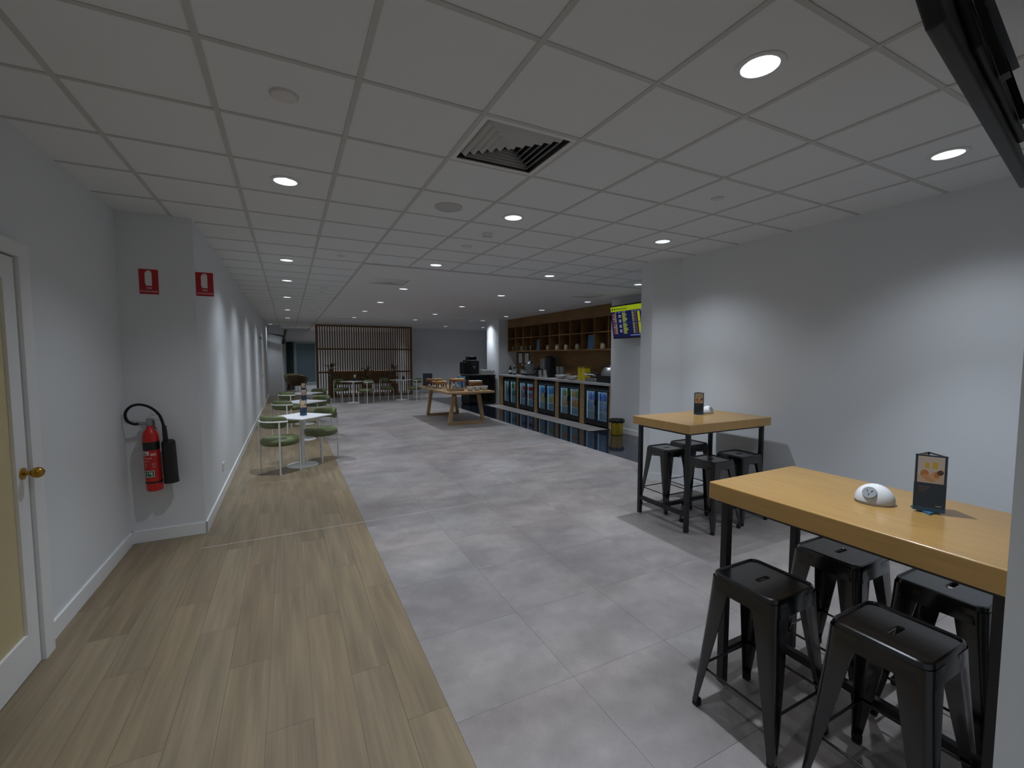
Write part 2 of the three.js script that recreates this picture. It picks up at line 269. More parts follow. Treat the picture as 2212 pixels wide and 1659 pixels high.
// ---------------------------------------------------------------- bar tables
function barTable(label, x0, x1, z0, z1, h = .985) {
  const cx = (x0 + x1) / 2, cz = (z0 + z1) / 2, w = x1 - x0, d = z1 - z0, o = thing('bar_table', label, 'table', [cx, 0, cz]), lx = w / 2 - .055, lz = d / 2 - .06;
  mesh('tabletop', uvm(rbox(w, .08, d, .006, 0, h - .04, 0), 0, 0, w > d), M.honey, o);
  for (const sx of [-1, 1]) for (const sz of [-1, 1]) { const l = mesh('leg', rbox(.036, h - .09, .036, .004, sx * lx, (h - .09) / 2 + .012, sz * lz), M.blackFrame, o); mesh('foot', cyl(.018, .02, .012, sx * lx, .006, sz * lz, 14), M.steel, l); }
  const along = w > d, y = .17;
  if (along) { for (const s of [-1, 1]) mesh('end_rail', box(.03, .035, 2 * lz - .036, s * lx, y, 0), M.blackFrame, o); mesh('centre_rail', box(2 * lx - .03, .035, .03, 0, y, 0), M.blackFrame, o); }
  else { for (const s of [-1, 1]) mesh('end_rail', box(2 * lx - .036, .035, .03, 0, y, s * lz), M.blackFrame, o); mesh('centre_rail', box(.03, .035, 2 * lz - .03, 0, y, 0), M.blackFrame, o); }
  mesh('under_frame', [box(2 * lx, .02, .03, 0, h - .09, -lz), box(2 * lx, .02, .03, 0, h - .09, lz), box(.03, .02, 2 * lz, -lx, h - .09, 0), box(.03, .02, 2 * lz, lx, h - .09, 0)], M.blackFrame, o);
}
barTable('honey wood bar table with black legs beneath the wall-mounted black screen', 3.1, 3.76, .03, 1.05);
barTable('honey wood bar table with black legs end-on to the wall by the angled pillar', 4.38, 5.5, -1.9, -1.2);

// stools of pressed black metal
const rsq = (h, r, n = 4) => { const p = []; for (const [sx, sz, a0] of [[1, 1, 0], [-1, 1, PI / 2], [-1, -1, PI], [1, -1, 1.5 * PI]]) for (let k = 0; k <= n; k++) { const a = a0 + k / n * PI / 2; p.push([sx * (h - r) + r * Math.cos(a), sz * (h - r) + r * Math.sin(a)]); } return p; };
function loft(rings, closedRing = true, caps = false) {
  const n = rings[0].length, pos = rings.flat(2), idx = [];
  for (let a = 0; a < rings.length - 1; a++) for (let q = 0; q < (closedRing ? n : n - 1); q++) { const e = (q + 1) % n; idx.push(a * n + q, (a + 1) * n + e, a * n + e, a * n + q, (a + 1) * n + q, (a + 1) * n + e); }
  if (caps) for (const [a, f] of [[0, 1], [rings.length - 1, 0]]) for (let q = 1; q < n - 1; q++) f ? idx.push(a * n, a * n + q, a * n + q + 1) : idx.push(a * n, a * n + q + 1, a * n + q);
  let g = new THREE.BufferGeometry(); g.setAttribute('position', new THREE.Float32BufferAttribute(pos, 3)); g.setIndex(idx); g.computeVertexNormals(); g = toCreasedNormals(g, .7); return uvm(ni(g));
}
function makeStool() {
  const o = thing('bar_stool', '', 'stool'), H = .635, hs = .14;
  { const s = new THREE.Shape(rsq(hs - .006, .032).map(p => new THREE.Vector2(...p))), hp = new THREE.Path(); hp.absarc(.03, 0, .013, -PI / 2, PI / 2, false); hp.absarc(-.03, 0, .013, PI / 2, 1.5 * PI, false); s.holes.push(hp);
    const g = new THREE.ExtrudeGeometry(s, { depth: .004, bevelEnabled: true, bevelThickness: .002, bevelSize: .002, bevelSegments: 2, curveSegments: 10 }); g.rotateX(-PI / 2); g.translate(0, H - .014, 0); mesh('seat', uvm(ni(g)), M.blackMetal, o); }
  const ring = (h, r, y) => rsq(h, r).map(p => [p[0], y, p[1]]);
  mesh('seat_rim', loft([ring(hs - .008, .03, H - .008), ring(hs - .004, .033, H), ring(hs + .002, .036, H - .003), ring(hs + .004, .037, H - .014), ring(hs + .011, .04, H - .075), ring(hs + .008, .039, H - .075), ring(hs - .001, .035, H - .014), ring(hs - .008, .03, H - .008)]), M.blackMetal, o);
  for (const sx of [-1, 1]) for (const sz of [-1, 1]) {
    const rings = [];
    for (let k = 0; k <= 8; k++) {
      const t = k / 8, y = (H - .02) * (1 - t) + .02 * t, c = hs + .006 + (.185 - hs) * Math.pow(t, 1.15), w = .098 * (1 - t) + .026 * t, r = .03 * (1 - t) + .012 * t, th = .005, out = [], inn = [];
      const P = (dx, dz) => [sx * (c - dx), y, sz * (c - dz)];
      out.push(P(w, 0)); for (let q = 0; q <= 4; q++) { const a = q / 4 * PI / 2; out.push(P(r - r * Math.sin(a), r - r * Math.cos(a))); } out.push(P(0, w));
      inn.push(P(th, w)); for (let q = 4; q >= 0; q--) { const a = q / 4 * PI / 2; inn.push(P(r - r * Math.sin(a) + th * .8, r - r * Math.cos(a) + th * .8)); } inn.push(P(w, th));
      rings.push([...out, ...inn]);
    }
    const l = mesh('leg', loft(rings, true), M.blackMetal, o); mesh('foot_cap', rbox(.03, .034, .03, .006, sx * .174, .017, sz * .174), M.rubber, l);
  }
  for (const [a, b] of [[[-1, -1], [1, -1]], [[1, -1], [1, 1]], [[1, 1], [-1, 1]], [[-1, 1], [-1, -1]]]) mesh('foot_rail', rod([a[0] * .166, .19, a[1] * .166], [b[0] * .166, .19, b[1] * .166], .0055), M.blackMetal, o);
  for (const s of [1, -1]) mesh('cross_brace', rod([-.142, H - .1, -.142 * s], [.142, H - .1, .142 * s], .004), M.blackMetal, o);
  return o;
}
const stool = makeStool();
const stoolSpots = [
  [3.115, .3, 0, 'black metal stool on the aisle side of the bar table, away from the end wall', 1], [3.19, .735, 0, 'black metal stool on the aisle side of the bar table, next to the end wall', 1],
  [3.72, .3, 0, 'black metal stool tucked beneath the bar table under the screen, far from the end wall', 1], [3.77, .69, 0, 'black metal stool tucked beneath the bar table under the screen, next to the end wall', 1],
  [4.82, -1.87, 0, 'black metal stool at the aisle end of the pillar table, on its pillar side', 0], [5.24, -1.95, 0, 'black metal stool at the white wall end of the pillar table, on its pillar side', 0],
  [4.8, -1.31, 0, 'black metal stool at the aisle end of the pillar table, on its open side', 0], [5.22, -1.33, 0, 'black metal stool at the white wall end of the pillar table, on its open side', 0]];
stoolSpots.forEach(([x, z, a, label, near], i) => { const g = near ? 'stools at the bar table under the screen' : 'stools at the bar table by the pillar'; if (i) copy(stool, [x, 0, z], a, label, g); else { stool.position.set(x, 0, z); stool.rotation.y = a; tag(stool, label, 'stool', g); } });

// menu stands and power domes
const menuTex = canvasTex(256, 640, (c, w, h) => {
  c.fillStyle = '#1d3346'; c.fillRect(0, 0, w, h); c.fillStyle = '#d9cbbf'; c.fillRect(20, 16, w - 40, h * .47);
  c.fillStyle = '#cdb9a4'; c.fillRect(20, h * .36, w - 40, h * .135);
  c.fillStyle = '#d6b43e'; c.fillRect(80, 90, 34, 60); c.fillRect(140, 75, 42, 76); c.fillStyle = '#e8dccd'; c.fillRect(94, 150, 5, 50); c.fillRect(158, 150, 5, 50);
  for (const [x, y, rx, ry, col] of [[78, 210, 34, 40, '#b9794e'], [95, 250, 38, 30, '#cf9a68'], [160, 235, 40, 55, '#d8a878'], [180, 215, 24, 40, '#b77b52'], [205, 190, 26, 30, '#4b3a24'], [120, 280, 46, 18, '#c79a70']]) { c.fillStyle = col; c.beginPath(); c.ellipse(x, y, rx, ry, .3, 0, 7); c.fill(); }
  c.fillStyle = '#6a4f4c'; for (let k = 0; k < 3; k++) c.fillRect(34, h * .56 + k * 24, 96 - k * 18, 9);
  c.fillStyle = '#23506a'; c.fillRect(0, h * .93, w, h * .07); c.fillStyle = '#9fb4b8'; c.fillRect(180, h * .885, 44, 10);
});
const menuMat = std(0xffffff, .3, 0, { map: menuTex });
function makeMenu() {
  const o = thing('menu_stand', '', 'menu stand'), w = .088, h = .215, r = w / (2 * Math.sqrt(3));
  for (let k = 0; k < 3; k++) { const a = k * 2 * PI / 3; const g = new THREE.BoxGeometry(w, h, .003); g.translate(0, h / 2 + .008, r); g.rotateY(a); mesh('card', ni(g), menuMat, o); }
  mesh('base', (() => { const s = new THREE.Shape(); for (let k = 0; k < 3; k++) { const a = k * 2 * PI / 3 + PI / 2; s[k ? 'lineTo' : 'moveTo'](Math.cos(a) * w * .6, Math.sin(a) * w * .6); } const g = new THREE.ExtrudeGeometry(s, { depth: .008, bevelEnabled: false }); g.rotateX(-PI / 2); g.rotateY(PI); return ni(g); })(), M.bluePanel, o);
  return o;
}
const menu = makeMenu();
const menus = [[3.5, .985, .69, -1.12, 'navy folded menu stand on the bar table under the screen'], [5.03, .985, -1.66, -.78, 'navy folded menu stand on the bar table by the pillar'],
  [1.5, .72, -5.56, .1, 'navy folded menu stand on the white table nearest the extinguisher'], [1.57, .72, -7.75, .15, 'navy folded menu stand on the middle white table along the wall'], [1.62, .72, -9.85, .1, 'navy folded menu stand on the white table furthest along the wall'],
  [3.32, .72, -14.25, .1, 'navy folded menu stand on white table before the left half of the slat screen'], [5.02, .72, -14.5, 0, 'navy folded menu stand on white table before the right half of the slat screen']];
menus.forEach(([x, y, z, a, label], i) => { if (i) copy(menu, [x, y, z], a, label, 'menu stands'); else { menu.position.set(x, y, z); menu.rotation.y = a; tag(menu, label, 'menu stand', 'menu stands'); } });
function makeDome() {
  const o = thing('power_dome', '', 'power outlet'); const pts = []; for (let k = 0; k <= 12; k++) { const a = k / 12 * PI / 2; pts.push([.068 * Math.cos(a), .012 + .066 * Math.sin(a)]); } pts.unshift([.062, .0], [.068, .008]);
  const g = lathe(pts, 32); g.scale(.98, 1, .86); mesh('shell', g, std(0xf3f3f3, .12), o);
  const s = mesh('socket_face', cyl(.024, .024, .006, 0, 0, 0, 28, PI / 2), M.grey, o); s.position.set(-.026, .049, .040); s.rotation.set(-.6, -.55, 0, 'YXZ');
  for (const [x, y, t] of [[-.008, .006, .5], [.008, .006, -.5], [0, -.009, 0]]) mesh('slot', box(.0025, .009, .002, x, y, .0032, 0, 0, t), M.black, s);
  return o;
}
const dome = makeDome(); dome.position.set(3.44, .985, .545); dome.rotation.y = -.95; tag(dome, 'white power dome with grey socket on the bar table under the screen', 'power outlet', 'table power domes');
copy(dome, [5.2, .985, -1.69], .5, 'white power dome with grey socket on the bar table by the pillar', 'table power domes');

// ---------------------------------------------------------------- green chairs and small white tables
function makeChair() {
  const o = thing('dining_chair', '', 'chair'), f = .168;
  const pts = [[0, .375], [.16, .375], [.212, .385], [.236, .41], [.24, .44], [.228, .468], [.19, .485], [.1, .49], [0, .49]];
  { const g = lathe(pts, 36); g.scale(1, 1, .98); mesh('seat', uvm(g), M.green, o); }
  { const rings = [], n = 24;                                                     // curved, padded back
    for (let k = 0; k <= n; k++) { const u = k / n * 2 - 1, a = u * 1.28, e = Math.sqrt(Math.max(0.02, 1 - Math.pow(Math.abs(u), 8))), hh = .082 * e, tt = .034 * e, R = .2; const ring = []; for (let q = 0; q < 14; q++) { const b = q / 14 * 2 * PI, cx = Math.sign(Math.cos(b)) * Math.pow(Math.abs(Math.cos(b)), .6) * tt, cy = Math.sign(Math.sin(b)) * Math.pow(Math.abs(Math.sin(b)), .6) * hh; ring.push([Math.sin(a) * (R + cx), .705 + cy, -Math.cos(a) * (R + cx) + .0]); } rings.push(ring); }
    mesh('backrest', loft(rings, true, true), M.green, o); }
  const arc = []; for (let k = 0; k <= 16; k++) { const a = (k / 16 * 2 - 1) * 1.18; arc.push([Math.sin(a) * .2425, .712, -Math.cos(a) * .2425]); }
  mesh('back_rail', tube(arc, .0105, 32, 10), M.whiteMetal, o);
  for (const s of [-1, 1]) { mesh('leg', rod([s * f, 0, -f - .004], [s * f, .712, -f - .004], .0115, 14), M.whiteMetal, o); mesh('leg', rod([s * f, 0, f], [s * f, .385, f], .0115, 14), M.whiteMetal, o); }
  mesh('seat_frame', [rod([-f, .37, -f], [f, .37, f], .008), rod([f, .37, -f], [-f, .37, f], .008)], M.whiteMetal, o);
  return o;
}
function makeCafeTable() {
  const o = thing('cafe_table', '', 'table');
  mesh('tabletop', rbox(.58, .018, .58, .004, 0, .711, 0), M.whiteTop, o); mesh('column', [cyl(.03, .03, .69, 0, .355, 0, 20), box(.2, .012, .2, 0, .695, 0)], M.whiteMetal, o); mesh('base_plate', lathe([[0, .016], [.03, .016], [.205, .009], [.21, .004], [.21, 0]], 40), M.whiteMetal, o);
  return o;
}
const chair = makeChair(), cafe = makeCafeTable(); let chairN = 0, cafeN = 0;
function setAt(cx, cz, turn, where, sides, groups, offs) {
  const tl = 'small square white pedestal table ' + where;
  if (cafeN++) copy(cafe, [cx, 0, cz], turn, tl, 'white cafe tables'); else { cafe.position.set(cx, 0, cz); cafe.rotation.y = turn; tag(cafe, tl, 'table', 'white cafe tables'); }
  offs.forEach(([dx, dz, a], k) => { const l = `green padded chair ${sides[k]} of white table ${where}`; if (chairN++) copy(chair, [cx + dx, 0, cz + dz], a, l, groups); else { chair.position.set(cx + dx, 0, cz + dz); chair.rotation.y = a; tag(chair, l, 'chair', groups); } });
}
const wallOff = [[-.275, .275, 3 * PI / 4], [.265, -.265, -PI / 4]];
setAt(1.475, -5.54, PI / 4, 'nearest the extinguisher', ['on the wall side', 'on the aisle side'], 'green chairs along the left wall', wallOff);
setAt(1.56, -7.72, PI / 4, 'mid row', ['on the wall side', 'on the aisle side'], 'green chairs along the left wall', wallOff);
setAt(1.63, -9.8, PI / 4, 'at row end', ['on the wall side', 'on the aisle side'], 'green chairs along the left wall', wallOff);
setAt(3.26, -14.2, PI / 4, 'by the left screen half', ['on the left', 'on the right'], 'green chairs before the slat screen', [[-.34, -.34, PI / 4], [.34, .46, -3 * PI / 4]]);
setAt(4.92, -14.42, PI / 4, 'by the right screen half', ['on the left', 'on the right'], 'green chairs before the slat screen', [[-.48, -.14, PI / 4], [.4, .36, -3 * PI / 4]]);

// ---------------------------------------------------------------- extinguisher, signs, outlets on the left
const labelTex = canvasTex(256, 320, (c, w, h) => {
  c.fillStyle = '#b3201a'; c.fillRect(0, 0, w, h); c.fillStyle = '#e8e4e0'; c.fillRect(14, 8, 120, 44); c.fillStyle = '#222'; c.fillRect(30, 34, 88, 9); c.fillRect(52, 18, 44, 7);
  c.fillStyle = '#d9a49c'; c.fillRect(150, 34, 66, 26); c.fillRect(24, 84, 140, 9); c.fillRect(24, 66, 70, 6); c.fillRect(30, 116, 92, 7);
  c.strokeStyle = '#d9a49c'; c.lineWidth = 3; for (const [x, y] of [[80, 160], [180, 160]]) { c.beginPath(); c.arc(x, y, 17, 0, 7); c.stroke(); c.fillStyle = '#d9a49c'; c.fillRect(x - 20, y + 28, 40, 5); c.fillRect(x - 5, y - 8, 8, 14); }
  c.fillStyle = '#e6ebe6'; c.fillRect(8, 226, 170, 74); c.fillStyle = '#17603f'; c.fillRect(14, 232, 76, 62); c.fillRect(96, 232, 76, 62); c.fillStyle = '#e6ebe6'; c.fillRect(30, 250, 16, 28); c.fillRect(54, 246, 10, 36); c.fillRect(112, 248, 22, 14); c.fillRect(142, 244, 12, 40);
});
{
  const o = thing('fire_extinguisher', 'red gas fire extinguisher with black horn hung on the white pier', 'extinguisher', [.305, .46, -3.14], 0); o.rotation.z = .03;
  const R = .056;
  mesh('cylinder', lathe([[0, 0], [R - .006, 0], [R, .008], [R, .43], [R * .96, .465], [R * .75, .5], [R * .42, .52], [.021, .53], [.021, .545], [0, .545]], 32), M.red, o);
  mesh('band', lathe([[R + .001, .345], [R + .001, .412]], 32), std(0x0f0f12, .45), o);
  mesh('label', (() => { const g = new THREE.CylinderGeometry(R + .0012, R + .0012, .235, 32, 1, true, -1.5, 2.6); g.translate(0, .225, 0); return ni(g); })(), std(0xffffff, .45, 0, { map: labelTex }), o);
  mesh('strap', lathe([[R + .002, .068], [R + .0035, .071], [R + .0035, .079], [R + .002, .082]], 32), M.black, o);
  mesh('valve', [cyl(.017, .02, .05, 0, .565, 0, 18), cyl(.012, .012, .075, -.03, .566, .005, 14, 0, 0, PI / 2), rbox(.05, .018, .022, .004, .005, .595, 0)], M.brushed, o);
  mesh('lever', [bar([-.02, .605, 0], [.085, .585, .004], .012, .006), bar([-.01, .612, 0], [.075, .642, .004], .012, .006)], M.steel, o);
  mesh('pin', [tube([[.012, .62, .012], [.03, .64, .02], [.02, .655, .016], [.006, .64, .012], [.012, .62, .012]], .0018, 20, 6)], M.steel, o);
  mesh('hose', tube([[-.06, .566, .006], [-.098, .568, .012], [-.135, .6, .02], [-.142, .66, .022], [-.105, .712, .022], [-.045, .724, .02], [.02, .695, .018], [.07, .635, .016], [.09, .57, .014], [.096, .52, .012]], .0105, 48, 10), M.rubber, o);
  const horn = mesh('horn', [cyl(.0155, .019, .13, .1, .47, .012, 18, 0, 0, .02), lathe([[0, .415], [.03, .414], [.043, .405], [.048, .39], [.05, .09], [.053, .052], [.05, .05], [.046, .06], [0, .065]], 28, .118, .0, .012)], M.black, o); horn.userData.label = 'black discharge horn';
  mesh('wall_bracket', [span(-.018, .018, .46, .58, -.09, -.086), span(-.03, .03, .5, .515, -.086, -.03), span(-.02, .02, .06, .095, -.09, -.05)], M.brushed, o);
}
const signTex = canvasTex(256, 410, (c, w, h) => {
  c.fillStyle = '#a81420'; c.fillRect(0, 0, w, h); c.fillStyle = '#e9e6e4'; c.beginPath(); c.moveTo(86, 62); c.quadraticCurveTo(88, 20, 128, 18); c.quadraticCurveTo(168, 20, 170, 62); c.lineTo(170, 272); c.lineTo(86, 272); c.fill();
  c.fillStyle = '#a81420'; c.beginPath(); c.moveTo(100, 44); c.quadraticCurveTo(112, 30, 122, 34); c.lineTo(108, 52); c.fill(); c.fillRect(146, 36, 14, 8); c.fillStyle = '#e9e6e4'; c.fillRect(76, 60, 10, 180);
  c.textAlign = 'center'; c.fillStyle = '#e3d4d2'; c.font = 'bold 38px sans-serif'; c.fillText('FIRE', w / 2, 324); c.font = 'bold 33px sans-serif'; c.fillText('EXTINGUISHER', w / 2, 378, w - 14);
});
const signMat = std(0xffffff, .4, 0, { map: signTex });
function sign(x, y, z, turn, label) { const o = thing('safety_sign', label, 'sign', [x, y, z], turn, 'red safety signs'); mesh('plate', box(.128, .205, .003, 0, 0, .0015), M.red, o); const g = new THREE.PlaneGeometry(.126, .203); g.translate(0, 0, .0036); mesh('printed_face', ni(g), signMat, o); }
sign(.315, 2.195, -3.23, 0, 'red fire extinguisher sign facing the room above the extinguisher');
sign(.696, 2.205, -3.26, 0, 'red fire extinguisher sign projecting from the corner of the pier');
{ const o = thing('wall_outlet', 'white power outlet low on the left wall beyond the pier', 'power outlet', [.63, .33, -4.47], PI / 2); mesh('plate', rbox(.115, .075, .01, .004, 0, 0, .005), M.whiteMetal, o); mesh('socket', [box(.03, .03, .002, -.028, .004, .011), box(.03, .03, .002, .028, .004, .011)], M.ceramic, o); mesh('switch', [box(.008, .012, .006, -.012, -.026, .011), box(.008, .012, .006, .012, -.026, .011)], M.paper, o); }

// ---------------------------------------------------------------- screen above the near table
{
  const o = thing('wall_screen', 'black flat screen on a tilting wall bracket over the near bar table', 'television', [2.94, 2.145, .97], .15); o.rotation.order = 'YXZ'; o.rotation.x = -.26; o.rotation.z = -.05;
  mesh('case', [rbox(1.1, .5, .03, .008, 0, .26, 0), rbox(.66, .26, .022, .01, .1, .24, .024)], M.black, o); mesh('screen', span(-.53, .53, .03, .49, -.0155, -.0145), M.blackGloss, o);
  mesh('bracket', [box(.035, .34, .016, -.05, .27, .045), box(.035, .34, .016, .25, .27, .045), box(.4, .04, .016, .1, .3, .06)], M.blackFrame, o);
  mesh('cable', tube([[.3, .1, .05], [.36, .02, .08], [.4, .1, .1], [.36, .2, .09], [.42, .24, .1], [.47, .1, .1]], .005, 40, 6), M.rubber, o);
  const a = thing('screen_bracket', 'black wall arm holding the flat screen over the near bar table', 'bracket', [3.05, 2.46, 1.1]); mesh('wall_plate', rbox(.3, .24, .014, .004, 0, 0, -.007), M.blackFrame, a); mesh('arm', [box(.03, .05, .1, -.09, .06, -.055), box(.03, .05, .1, .11, .06, -.055)], M.blackFrame, a);
}

// ---------------------------------------------------------------- buffet table with food
{
  const o = thing('buffet_table', 'long timber buffet table on splayed frame legs set with food', 'table', [4.98, 0, -8.95]), h = .775, w = 1.12, d = 2.45;
  mesh('tabletop', uvm(rbox(w, .045, d, .006, 0, h - .022, 0)), M.timber, o);
  for (const sz of [1, -1]) { const z = sz * .88; for (const s of [-1, 1]) mesh('leg', uvm(bar([s * .41, .04, z], [s * .3, h - .045, z], .075, .075)), M.timber, o); mesh('floor_rail', uvm(box(.86, .06, .075, 0, .03, z)), M.timber, o); mesh('top_rail', uvm(box(.7, .05, .075, 0, h - .07, z)), M.timber, o); }
}
const BH = .775;
function card(name, x, y, z, w, h, turn, label, mat = M.navy) { const o = thing(name, label, 'sign', [x, y, z], turn); mesh('board', box(w, h, .008, 0, h / 2 + .012, 0, -.06), mat, o); mesh('frame', [box(w + .02, .01, .012, 0, h + .016, -.01), box(.01, h, .012, -w / 2 - .005, h / 2 + .012, -.004, -.06), box(.01, h, .012, w / 2 + .005, h / 2 + .012, -.004, -.06)], M.brushed, o); mesh('foot', box(w, .014, .09, 0, .007, 0), M.brushed, o); return o; }
card('menu_board', 4.62, BH, -10.0, .24, .32, -.35, 'dark navy upright food sign at the far end of the buffet table');
card('menu_board', 5.2, BH, -9.0, .19, .27, -.35, 'mid blue upright food sign in the middle of the buffet table', M.bluePanel);
function riser(x, z, w, d, h, y, label, turn = 0) { const o = thing('food_riser', label, 'stand', [x, y, z], turn, 'wooden food risers'); mesh('shelf', rbox(w, .02, d, .004, 0, h - .01, 0), M.basket, o); for (const s of [-1, 1]) for (const q of [-1, 1]) mesh('leg', bar([s * (w / 2 - .02), .004, q * (d / 2 - .02)], [s * (w / 2 - .035), h - .02, q * (d / 2 - .03)], .025, .025), M.basket, o); }
riser(4.66, -9.55, .36, .3, .17, BH, 'tall brown wooden riser piled with pastries near the navy sign');
riser(4.66, -9.05, .3, .26, .13, BH, 'low brown wooden riser piled with rolls mid table');
riser(5.0, -8.7, .36, .32, .2, BH, 'brown wooden riser beside the mid blue sign');
const pastryG = [sph(.045, 0, .028, 0, 1.3, .62, 1), sph(.04, 0, .026, 0, 1.1, .65, 1.3)];
for (const [x, z, y, n, lab] of [[4.66, -9.55, BH + .17, 9, 'small baked pastry on the tall riser near the navy sign'], [4.66, -9.05, BH + .13, 6, 'small bread roll on the low riser mid table'], [5.0, -8.7, BH + .2, 7, 'small golden bun on the riser beside the blue sign']])
  for (let k = 0; k < n; k++) { const m = tag(mesh('pastry', pastryG[k % 2].clone(), k % 3 ? M.pastry : M.bread), lab, 'pastry', lab.replace('small ', '') + 's'); m.position.set(x + ((k % 3) - 1) * .125, y + .0005, z + (Math.floor(k / 3) - 1) * .118); m.rotation.y = 0; }
{ const o = thing('bread_basket', 'shallow wooden tray with glass dish of wrapped sachets at table corner', 'tray', [4.72, BH, -8.1]); mesh('tray', [rbox(.34, .015, .26, .004, 0, .008, 0), box(.34, .05, .012, 0, .03, .125), box(.34, .05, .012, 0, .03, -.125), box(.012, .05, .26, -.165, .03, 0), box(.012, .05, .26, .165, .03, 0)], M.timber, o);
  const b = thing('glass_bowl', 'clear glass bowl of wrapped sachets in the wooden tray', 'bowl', [4.74, BH + .017, -8.1]); mesh('bowl', lathe([[0, .004], [.06, .004], [.1, .05], [.12, .12], [.114, .12], [.095, .052], [.056, .01], [0, .01]], 28), M.clearPlastic, b);
  const st = mesh('sachets', (() => { const a = []; for (let k = 0; k < 40; k++) a.push(box(.05, .004, .028, rr(-.055, .055), rr(.03, .13), rr(-.055, .055), rr(-1, 1), rr(0, 3), rr(-1, 1))); return a; })(), std(0xa893a0, .5), b); st.userData.kind = 'stuff'; }
const bowlG = lathe([[0, .004], [.04, .004], [.062, .02], [.078, .085], [.08, .09], [.075, .09], [.058, .025], [0, .012]], 28);
for (const [x, z, s, lab] of [[5.02, -7.93, 1.05, 'white ceramic bowl on the buffet table beside the wooden tray'], [5.2, -7.96, 1.1, 'white ceramic bowl between two others on the buffet table'], [5.4, -8.0, 1.1, 'tallest white ceramic bowl in the row on the buffet table']]) { const b = tag(mesh('serving_bowl', bowlG.clone().scale(s, s, s), M.ceramic), lab, 'bowl', 'white bowls on the buffet table'); b.position.set(x, BH, z); }
{ const o = thing('bread_bin', 'brown wooden bread bin with pale lid on the buffet table', 'bread bin', [5.42, BH, -8.6]); mesh('body', rbox(.3, .17, .24, .03, 0, .085, 0), M.basket, o); mesh('lid', rbox(.28, .03, .22, .012, 0, .183, 0), M.ceramic, o); }
{ const o = thing('napkin_tray', 'timber napkin tray at the kitchen end of the buffet table', 'tray', [5.43, BH, -8.25]); mesh('tray', [box(.2, .01, .2, 0, .005, 0), box(.2, .05, .01, 0, .03, .095), box(.2, .05, .01, 0, .03, -.095), box(.01, .05, .2, .095, .03, 0)], M.timber, o); mesh('napkins', rbox(.15, .05, .15, .006, -.01, .036, 0), M.paper, o); }
for (const [x, z] of [[4.48, -9.35], [4.47, -8.95], [4.5, -8.55], [4.52, -8.3]]) { const o = thing('glass_jar', 'small glass jar with white lid along the buffet table edge', 'jar', [x, BH, z], 0, 'small jars on the buffet edge'); mesh('body', cyl(.03, .03, .06, 0, .03, 0, 16), M.clearPlastic, o); mesh('lid', cyl(.031, .031, .015, 0, .068, 0, 16), M.ceramic, o); }

// ---------------------------------------------------------------- coffee station
{
  const o = thing('coffee_cabinet', 'black cabinet carrying the coffee machine beside the white pier', 'cabinet', [6.9, 0, -12.0]);
  mesh('body', rbox(.92, .9, .7, .006, 0, .47, 0), M.black, o); mesh('plinth', box(.86, .03, .64, 0, .015, 0), M.rubber, o); mesh('top', rbox(.95, .03, .73, .006, 0, .935, 0), M.blackGloss, o);
  for (const s of [-1, 1]) { const d = mesh('door', rbox(.44, .82, .015, .003, s * .225, .47, .355), M.blackGloss, o); mesh('handle', box(.012, .14, .016, s * .03, .6, .371), M.brushed, d); }
  const m = thing('coffee_machine', 'tall black automatic coffee machine on the black cabinet', 'coffee machine', [6.71, .951, -12.15]);
  mesh('body', [rbox(.42, .46, .42, .015, 0, .25, 0), rbox(.13, .4, .38, .012, -.26, .22, 0)], M.black, m); mesh('hopper', rbox(.3, .12, .26, .02, .02, .54, -.04), M.blackGloss, m); mesh('spout', [box(.1, .06, .06, .02, .27, .23), cyl(.01, .01, .05, 0, .22, .24), cyl(.01, .01, .05, .04, .22, .24)], M.brushed, m); mesh('drip_tray', box(.3, .02, .12, .02, .02, .25), M.brushed, m); mesh('display', box(.2, .1, .004, .02, .4, .212), M.navy, m);
  const r = thing('cup_rack', 'wire rack of white cups on the black cabinet', 'rack', [7.13, .951, -11.755]); mesh('basket', [box(.46, .008, .22, 0, .01, 0), ...[-1, 1].flatMap(s => [box(.46, .012, .006, 0, .12, s * .11), box(.006, .012, .22, s * .23, .12, 0)]), ...[...Array(9)].flatMap((_, k) => [box(.006, .12, .006, -.228 + k * .057, .06, .11), box(.006, .12, .006, -.228 + k * .057, .06, -.11)])], M.grey, r);
  const cg = lathe([[.018, 0], [.022, .004], [.031, .075], [.032, .08], [.029, .078], [.02, .008], [0, .006]], 18);
  for (let k = 0; k < 6; k++) for (let j = 0; j < 3; j++) for (let q = 0; q < 2; q++) { const c = tag(mesh('cup', cg, M.ceramic), 'white coffee cup upturned in the wire rack', 'cup', 'cups in the wire rack'); c.position.set(6.945 + k * .074, .967 + .088 * q + .08, -11.82 + j * .066); c.rotation.x = PI; }
}
// ---------------------------------------------------------------- kitchen: fridges, worktop, shelves
tag(mesh('worktop', rbox(.69, .055, 5.53, .006, 7.71, .9575, -8.675), M.counter), 'long pale grey worktop above the drinks fridges', 'worktop');
const fz = [[-11.14, -10.23], [-10.09, -9.17], [-8.98, -8.09], [-7.9, -7.02], [-6.82, -5.97]];
const gaps = [[-11.44, -11.155], [-10.215, -10.105], [-9.155, -8.995], [-8.075, -7.915], [-7.005, -6.835], [-5.957, -5.902]];
gaps.forEach(([a, b], k) => tag(mesh('cabinet_panel', uvm(span(7.405, 7.92, .012, .93, a, b)), M.timber), ['timber end panel between the lit pier and the first fridge', 'timber panel between the pale-bottle and red-can fridges', 'timber panel between the red-can and blue-yellow fridges', 'timber panel between the blue-yellow and juice fridges', 'timber panel between the juice and blue-bottle fridges', 'slim timber end panel beside the bin'][k], 'panel', 'timber counter panels'));
const stripMat = std(0xffffff, .4, 0, { emissive: 0x9fdcff, emissiveIntensity: 3.2 });
